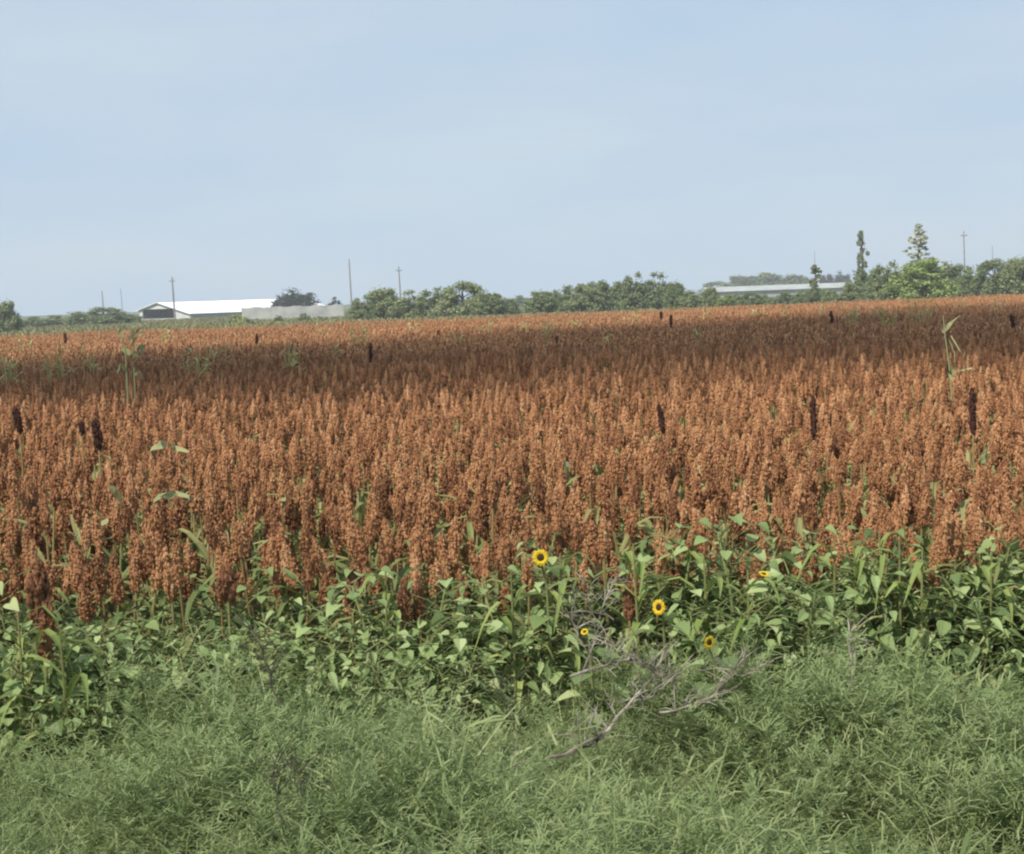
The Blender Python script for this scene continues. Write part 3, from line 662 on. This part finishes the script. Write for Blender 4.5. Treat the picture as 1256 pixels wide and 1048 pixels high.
def norfolk(r):
    t = (int(r.integers(0, 11)) + r.normal(0, .12)) / 10; a = r.integers(0, 6) * 1.047 + int(t * 10) * .5 + r.normal(0, .15); k = r.uniform(.05, 1) * ((1 - t) * .48 + .005)
    return k * math.cos(a), k * math.sin(a), .22 + .74 * t - .10 * k + r.normal(0, .008)
def slim(r):
    t = r.uniform(.15, 1); k = (.11 * math.sin(math.pi * (t - .1) / .98) + .02) * math.sqrt(r.uniform(.1, 1)); a = r.uniform(0, 6.28)
    return k * math.cos(a) + .04 * math.sin(t * 9), k * math.sin(a), t
CROWNS = {   # unit crowns: 1 high, scaled to the tree
    'round': crown(80, 130, dome(.40, .03, .90, .5), .026, 1, .12), 'wide': crown(90, 130, dome(.44, .02, .88, .35), .025, 2, .13),
    'lumpy': crown(84, 130, dome(.40, .03, .90, .9), .026, 3, .11), 'dense': crown(70, 110, dome(.40, .10, .90, .3), .025, 4, .12),
    'bush': crown(60, 110, dome(.44, .05, .85, .6), .030, 5, .15), 'slim': crown(44, 60, slim, .024, 6, .05), 'pine': crown(120, 40, norfolk, .020, 7, .032, .35),
    'loose': crown(50, 110, dome(.38, .06, .92, .7), .026, 8, .11)}
CM = {}
def crown_mesh(kind, m):
    if (kind, m) not in CM:
        V, F = CROWNS[kind]; me = bpy.data.meshes.new('crown'); me.from_pydata(V.tolist(), [], F.tolist()); me.materials.append(M[m]); CM[kind, m] = me
    return CM[kind, m]
def trunk_mesh(kind):
    if kind not in CM:
        b = MB(); r = random.Random(len(kind)); tall = kind in ('slim', 'pine')
        b.tube([(0, 0, 0), (.01, 0, .2), (-.005, .01, .4), (.0, 0, .97 if tall else .62)], [.030, .024, .018, .004] if tall else [.045, .035, .028, .012], 7)
        for i in range(10 if tall else 7):
            a = i * 2.4; z = .15 + (.07 * i if tall else .05 * i); k = .12 if tall else .3
            b.tube([(0, 0, z), (k * .5 * math.cos(a), k * .5 * math.sin(a), z + .10), (k * math.cos(a), k * math.sin(a), z + (.10 if tall else .28))], [.016, .010, .003], 5)
        CM[kind] = b.mesh('trunk', M['bark'])
    return CM[kind]
def tree(px, ytop, wpx, D, kind, m, label, name='tree', cat='tree', group=None):
    t = at(px, ytop, D); h = t.z * (1.0 if kind in ('pine', 'slim') else 1.07); wd = 1.12 * wpx * D / FPX
    root = empty(name, (t.x, D, 0), label, cat, group, random.random() * 6.28)
    sx = wd / (.36 if kind == 'slim' else .62 if kind == 'pine' else 1.02); root.scale = (sx, sx * .9, h)
    link('crown', crown_mesh(kind, m), root); link('trunk', trunk_mesh(kind), root)
GL, GM, GR2, GF = 'shrubs left of the barn', 'middle tree rows', 'trees on the right', 'far pale tree line'
for a in [
    (2, 363, 46, 235, 'round', 'tree', 'grey green tree cut off by the left edge of the picture', 'tree', 'tree', GL),
    (38, 386, 40, 330, 'bush', 'tree', 'low shrub beside the leftmost tree', 'shrub', 'shrub', GL),
    (62, 384, 40, 330, 'bush', 'tree', 'low shrub halfway between the leftmost tree and the barn', 'shrub', 'shrub', GL),
    (100, 379, 50, 320, 'bush', 'tree', 'rounded shrub at the left end of the clump beside the barn', 'shrub', 'shrub', GL),
    (126, 374, 60, 325, 'wide', 'tree', 'tallest shrub of the clump left of the barn', 'shrub', 'shrub', GL),
    (152, 379, 44, 330, 'bush', 'tree', 'shrub touching the left corner of the barn', 'shrub', 'shrub', GL),
    (292, 383, 26, 236, 'bush', 'tree', 'green shrub in front of the long barn wall', 'shrub', 'shrub', GL),
    (341, 385, 14, 240, 'lumpy', 'tree', 'small weedy shrub against the left half of the grey fence', 'shrub', 'shrub', GM),
    (372, 382, 16, 240, 'bush', 'tree', 'small weedy shrub against the middle of the grey fence', 'shrub', 'shrub', GM),
    (361, 352, 66, 430, 'dense', 'tree_dark', 'dark dense tree standing behind the grey metal fence', 'tree', 'tree', GM),
    (409, 362, 22, 430, 'loose', 'tree_dark', 'small dark grey tree right of the dark dense tree', 'tree', 'tree', GM),
    (442, 360, 40, 226, 'lumpy', 'tree', 'green tree at the left end of the middle row beside the fence', 'tree', 'tree', GM),
    (470, 347, 62, 238, 'round', 'tree', 'second tree of the middle row, under the leaning pole', 'tree', 'tree', GM),
    (500, 352, 50, 232, 'loose', 'tree', 'open crowned tree left of the dip in the middle row', 'tree', 'tree', GM),
    (532, 349, 56, 244, 'lumpy', 'tree', 'lumpy tree joining the tallest tree of its row on the left', 'tree', 'tree', GM),
    (566, 340, 72, 238, 'wide', 'tree', 'broad domed tree, tallest of the row right of the fence', 'tree', 'tree', GM),
    (600, 354, 48, 232, 'round', 'tree', 'rounded tree sloping down from the broad domed one', 'tree', 'tree', GM),
    (622, 362, 34, 238, 'bush', 'tree', 'low shrub ending the tree row at the gap in the middle', 'shrub', 'shrub', GM),
    (640, 360, 26, 520, 'bush', 'tree', 'pale distant shrub seen in the gap between the two tree rows', 'shrub', 'shrub', GM),
    (664, 352, 46, 238, 'round', 'tree', 'first tree right of the gap in the middle', 'tree', 'tree', GM),
    (692, 347, 52, 244, 'lumpy', 'tree', 'second tree right of the gap in the middle', 'tree', 'tree', GM),
    (718, 342, 50, 238, 'wide', 'tree', 'third tree right of the gap, rising to the right', 'tree', 'tree', GM),
    (746, 338, 54, 244, 'round', 'tree', 'fourth tree right of the gap, left of the row\'s two peaks', 'tree', 'tree', GM),
    (776, 330, 46, 238, 'lumpy', 'tree', 'left one of the two peaks in the centre right tree row', 'tree', 'tree', GM),
    (806, 329, 48, 244, 'loose', 'tree', 'right one of the two peaks, open crown with sky showing', 'tree', 'tree', GM),
    (828, 340, 34, 232, 'round', 'tree', 'last tall tree of the centre right row', 'tree', 'tree', GM),
    (848, 352, 36, 226, 'bush', 'tree', 'pale shrub right of the centre right tree row', 'shrub', 'shrub', GM),
    (872, 348, 28, 238, 'round', 'tree', 'small dark shrub left of the pale shed', 'shrub', 'shrub', GM),
    (890, 358, 24, 232, 'bush', 'tree_bright', 'low bright shrub at the left end of the pale shed', 'shrub', 'shrub', GM),
    (922, 356, 30, 242, 'wide', 'tree', 'dark round shrub in front of the pale shed', 'shrub', 'shrub', GM),
    (940, 358, 22, 242, 'bush', 'tree', 'smaller shrub right of the dark round one before the pale shed', 'shrub', 'shrub', GM),
    (906, 358, 26, 262, 'lumpy', 'tree', 'rounded shrub between the bright shrub and the dark round one', 'shrub', 'shrub', GM),
    (966, 355, 34, 268, 'bush', 'tree', 'wide low shrub covering the middle of the pale shed', 'shrub', 'shrub', GM),
    (1110, 326, 44, 236, 'round', 'tree', 'tree filling the gap just left of the bright green one', 'tree', 'tree', GR2),
    (1238, 318, 44, 238, 'lumpy', 'tree', 'tree filling the gap left of the one cut by the right edge', 'tree', 'tree', GR2),
    (984, 354, 26, 258, 'lumpy', 'tree', 'rounded shrub left of the leaning small tree before the pale shed', 'shrub', 'shrub', GM),
    (1012, 352, 22, 262, 'round', 'tree_bright', 'bright shrub at the right foot of the slim upright tree', 'shrub', 'shrub', GM),
    (880, 343, 50, 760, 'wide', 'tree', 'low far tree at the left end of the line behind the pale shed', 'tree', 'tree', GF),
    (912, 334, 56, 780, 'round', 'tree', 'far hazy tree rising left above the pale shed', 'tree', 'tree', GF),
    (944, 331, 50, 770, 'wide', 'tree', 'far hazy tree highest above the pale shed', 'tree', 'tree', GF),
    (976, 333, 46, 760, 'round', 'tree', 'far hazy tree left of the slim one before the shed', 'tree', 'tree', GF),
    (1014, 333, 24, 740, 'round', 'tree_dark', 'dark far tree just right of the slim one', 'tree', 'tree', GF),
    (1032, 331, 24, 740, 'dense', 'tree_dark', 'round dark far tree between the slim one and the right trees', 'tree', 'tree', GF),
    (994, 346, 22, 236, 'loose', 'tree', 'leaning small tree in front of the right half of the pale shed', 'tree', 'tree', GF),
    (1000, 325, 20, 240, 'slim', 'tree', 'slim upright tree in front of the pale shed', 'tree', 'tree', GF),
    (1022, 353, 30, 222, 'bush', 'tree', 'dark low shrub left of the big trees on the right', 'shrub', 'shrub', GR2),
    (1046, 338, 40, 222, 'lumpy', 'tree', 'yellowish green tree at the left foot of the right trees', 'tree', 'tree', GR2),
    (1062, 322, 46, 237, 'round', 'tree', 'round tree under the tall slim one', 'tree', 'tree', GR2),
    (1057, 284, 17, 300, 'slim', 'tree', 'tall slim dark tree rising above the right trees', 'tree', 'tree', GR2),
    (1088, 316, 56, 232, 'lumpy', 'tree', 'green tree left of the bright one below the pale pine', 'tree', 'tree', GR2),
    (1128, 311, 78, 227, 'wide', 'tree_bright', 'bright green broad tree below the pale pine', 'tree', 'tree', GR2),
    (1127, 274, 60, 300, 'pine', 'tree_pale', 'pale tiered pine standing above the bright green tree', 'pine_tree', 'pine', GR2),
    (1164, 317, 56, 237, 'round', 'tree', 'grey green tree right of the bright one', 'tree', 'tree', GR2),
    (1192, 322, 48, 232, 'lumpy', 'tree', 'tree in the dip below the thin pole on the right', 'tree', 'tree', GR2),
    (1220, 312, 60, 237, 'wide', 'tree', 'broad tree right of the dip below the thin pole', 'tree', 'tree', GR2),
    (1256, 305, 64, 232, 'round', 'tree', 'tree cut off by the right edge of the picture', 'tree', 'tree', GR2),
]: tree(*a)

# ------------------------------------------------------------------ buildings
def barn():
    D = 470.0; c = at(194, 371, D)                     # ridge end of the gable
    th = R(-43); root = empty('barn', (c.x, c.y, 0), 'long white metal barn with open dark doorway left of the grey fence', 'barn', None, th)
    # local: gable in the plane y=0 along x, the ridge runs along +y turned to the right and away
    hr = c.z; k = D / FPX / math.cos(th) * 1.0
    xl, xr, he_l, he_r = -31 * k, 47 * k, hr - 2.1, hr - 3.4
    Lb = 52.0
    ax = Matrix.Rotation(0, 3, 'Z')
    U = Vector((math.cos(0), 0, 0))
    d0, d1, dh0, dh1 = -25 * k, 23 * k, .4, hr - 1.95
    g_ = MB(); t = .3
    # gable wall built round the doorway, .3 thick
    roof = lambda x: hr - (hr - he_l) * x / xl if x < 0 else hr - (hr - he_r) * x / xr
    def panel(b, xa, xb, za, zb0, zb1, m=0):
        b.add([(xa, 0, za), (xb, 0, za), (xb, 0, zb1), (xa, 0, zb0), (xa, t, za), (xb, t, za), (xb, t, zb1), (xa, t, zb0)], [(0, 1, 2, 3), (5, 4, 7, 6), (0, 3, 7, 4), (1, 5, 6, 2), (3, 2, 6, 7), (0, 4, 5, 1)], m)
    panel(g_, xl, d0, 0, roof(xl) - .15, roof(d0) - .15); panel(g_, d1, xr, 0, roof(d1) - .15, roof(xr) - .15)
    panel(g_, d0, 0, dh1, roof(d0) - .15, hr - .15); panel(g_, 0, d1, dh1, hr - .15, roof(d1) - .15)
    for x in np.arange(xl + .6, xr - .3, 1.0):          # ribs of the sheet metal
        if not d0 - .2 < x < d1 + .2: g_.box(x - .06, x + .06, -.05, -.001, .1, roof(x) - .35)
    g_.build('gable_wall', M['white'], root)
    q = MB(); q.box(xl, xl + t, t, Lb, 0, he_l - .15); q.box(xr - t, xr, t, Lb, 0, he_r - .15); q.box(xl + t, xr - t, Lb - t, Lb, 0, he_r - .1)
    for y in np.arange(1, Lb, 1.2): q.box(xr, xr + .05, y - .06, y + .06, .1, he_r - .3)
    q.build('side_wall', M['greymetal'], root)  # grey on the white barn's long wall puts its shade into the colour
    r = MB(); e = .7
    for x0, x1 in ((xl - .5, 0), (0, xr + .6)):
        z0, z1 = roof(x0), roof(x1)
        r.add([(x0, -e, z0), (x1, -e, z1), (x1, Lb + e, z1), (x0, Lb + e, z0), (x0, -e, z0 - .14), (x1, -e, z1 - .14), (x1, Lb + e, z1 - .14), (x0, Lb + e, z0 - .14)],
              [(0, 1, 2, 3), (7, 6, 5, 4), (0, 4, 5, 1), (2, 6, 7, 3), (0, 3, 7, 4), (1, 5, 6, 2)])
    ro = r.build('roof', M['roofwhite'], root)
    rc = MB(); rc.box(-.25, .25, -e, Lb + e, hr + .003, hr + .12); rc.build('ridge_cap', M['white'], ro)
    dr = MB(); dr.box(d0 - .3, d1 + .3, 7.0, 7.2, 0, dh1 + .05); dr.box(d0 - .3, d1 + .3, .4, 7, dh1 + .06, dh1 + .14); dr.box(d0 - .3, d0 - .2, .4, 7, 0, dh1 + .05); dr.box(d1 + .2, d1 + .3, .4, 7, 0, dh1 + .05)
    dr.build('doorway', M['inside_shade'], root)  # near-black box behind the opening: the barn's inner shade put into colour
    lo = MB(); lo.box(d0 + .02, d1 - .02, .05, .25, 0, dh0); lo.box(d0 + .1, d1 - .1, .02, .049, dh0 - .2, dh0 - .05); lo.build('half_door', M['greymetal'], root)
barn()
def fence():
    D = 300; a, c = at(296, 377.5, D), at(421, 373.5, D); root = empty('metal_fence', (a.x, D, 0), 'weathered grey sheet metal fence between the barn and the trees', 'fence')
    b = MB(); W = c.x - a.x; n = 90
    vs = []
    for i in range(n + 1):
        x = W * i / n; y = .05 * (i % 2); h = a.z + (c.z - a.z) * i / n - (.0 if int(i / 9) % 2 else .12)
        vs += [(x, y, .05), (x, y, h), (x, y + .03, h), (x, y + .03, .05)]
    b.add(vs, [(4 * i, 4 * i + 4, 4 * i + 5, 4 * i + 1) for i in range(n)] + [(4 * i + 1, 4 * i + 5, 4 * i + 6, 4 * i + 2) for i in range(n)] + [(4 * i + 2, 4 * i + 6, 4 * i + 7, 4 * i + 3) for i in range(n)])
    b.build('sheet_panel', M['greymetal'], root)
    for x in np.linspace(.2, W - .2, 9):
        p = MB(); p.tube([(x, .15, 0), (x, .15, a.z + .15)], .06, 6); p.build('post', M['pole'], root)
fence()
def shed():
    D = 520; a, c = at(868, 352, D), at(1044, 347, D); root = empty('long_shed', (a.x, D, 0), 'long low pale shed with light roof far behind the shrubs', 'shed')
    W = c.x - a.x; h = (a.z + c.z) / 2; b = MB(); b.box(0, W, 0, 14, 0, 2.4)
    for x in np.arange(.5, W, 2.2): b.box(x, x + .1, -.06, -.002, .1, 2.3)
    b.build('wall', M['paleshed'], root)
    r = MB(); r.add([(-.5, -.8, 2.3), (W + .5, -.8, 2.3), (W + .5, 7, h), (-.5, 7, h), (W + .5, 14.8, 2.3), (-.5, 14.8, 2.3), (-.5, -.8, 2.15), (W + .5, -.8, 2.15), (W + .5, 14.8, 2.15), (-.5, 14.8, 2.15)],
          [(0, 1, 2, 3), (3, 2, 4, 5), (6, 7, 1, 0), (9, 8, 7, 6), (5, 4, 8, 9), (0, 3, 5, 9, 6), (1, 7, 8, 4, 2)])
    r.build('roof', M['paleshed'], root)
shed()
for x, yt, D, arm, r, lab in [
    (125, 357, 460, 0, .16, 'short utility pole above the shrubs left of the barn'), (148, 354, 560, 0, .11, 'faint thin utility pole between the short pole and the barn'),
    (211, 340, 440, 1, .22, 'dark utility pole standing in front of the barn roof'), (428, 318, 420, 0, .18, 'tallest bare pole, just right of the dark dense tree'),
    (489, 327, 430, 1, .18, 'utility pole standing behind the second tree row'), (1182, 284, 420, 1, .15, 'thin utility pole right of the pale pine'),
    (1217, 302, 460, 0, .10, 'faint pole tip above the trees at the far right'), (999, 308, 560, 0, .09, 'faint pole behind the slim tree before the pale shed')]:
    t = at(x, yt, D); root = empty('utility_pole', (t.x, D, 0), lab, 'pole', 'poles along the horizon')
    b = MB(); b.tube([(.25, 0, 0), (.1, 0, t.z * .5), (0, 0, t.z)], [r * 1.25, r * 1.1, r * .8], 8); b.build('shaft', M['pole'], root)
    if arm:
        b = MB(); b.box(-.8, .8, -r - .14, -r, t.z - 1.2, t.z - 1.0)
        for q in (-.7, 0, .7): b.tube([(q, -r - .07, t.z - 1), (q, -r - .07, t.z - .75)], .07, 6)
        b.build('crossarm', M['pole'], root)

# ------------------------------------------------------------------ haze
b = MB(); b.box(-700, 700, -30, 1100, -1, 45)
hm = bpy.data.materials.new('haze_air'); hm.use_nodes = True; N, L = hm.node_tree.nodes, hm.node_tree.links
N.remove(N['Principled BSDF']); pv = N.new('ShaderNodeVolumePrincipled'); pv.inputs['Color'].default_value = (.93, .96, 1, 1); pv.inputs['Density'].default_value = .0004
L.new(pv.outputs[0], N['Material Output'].inputs['Volume'])
tag(b.build('haze', hm), 'thin pale haze lying over the far fields', 'haze', kind='stuff')
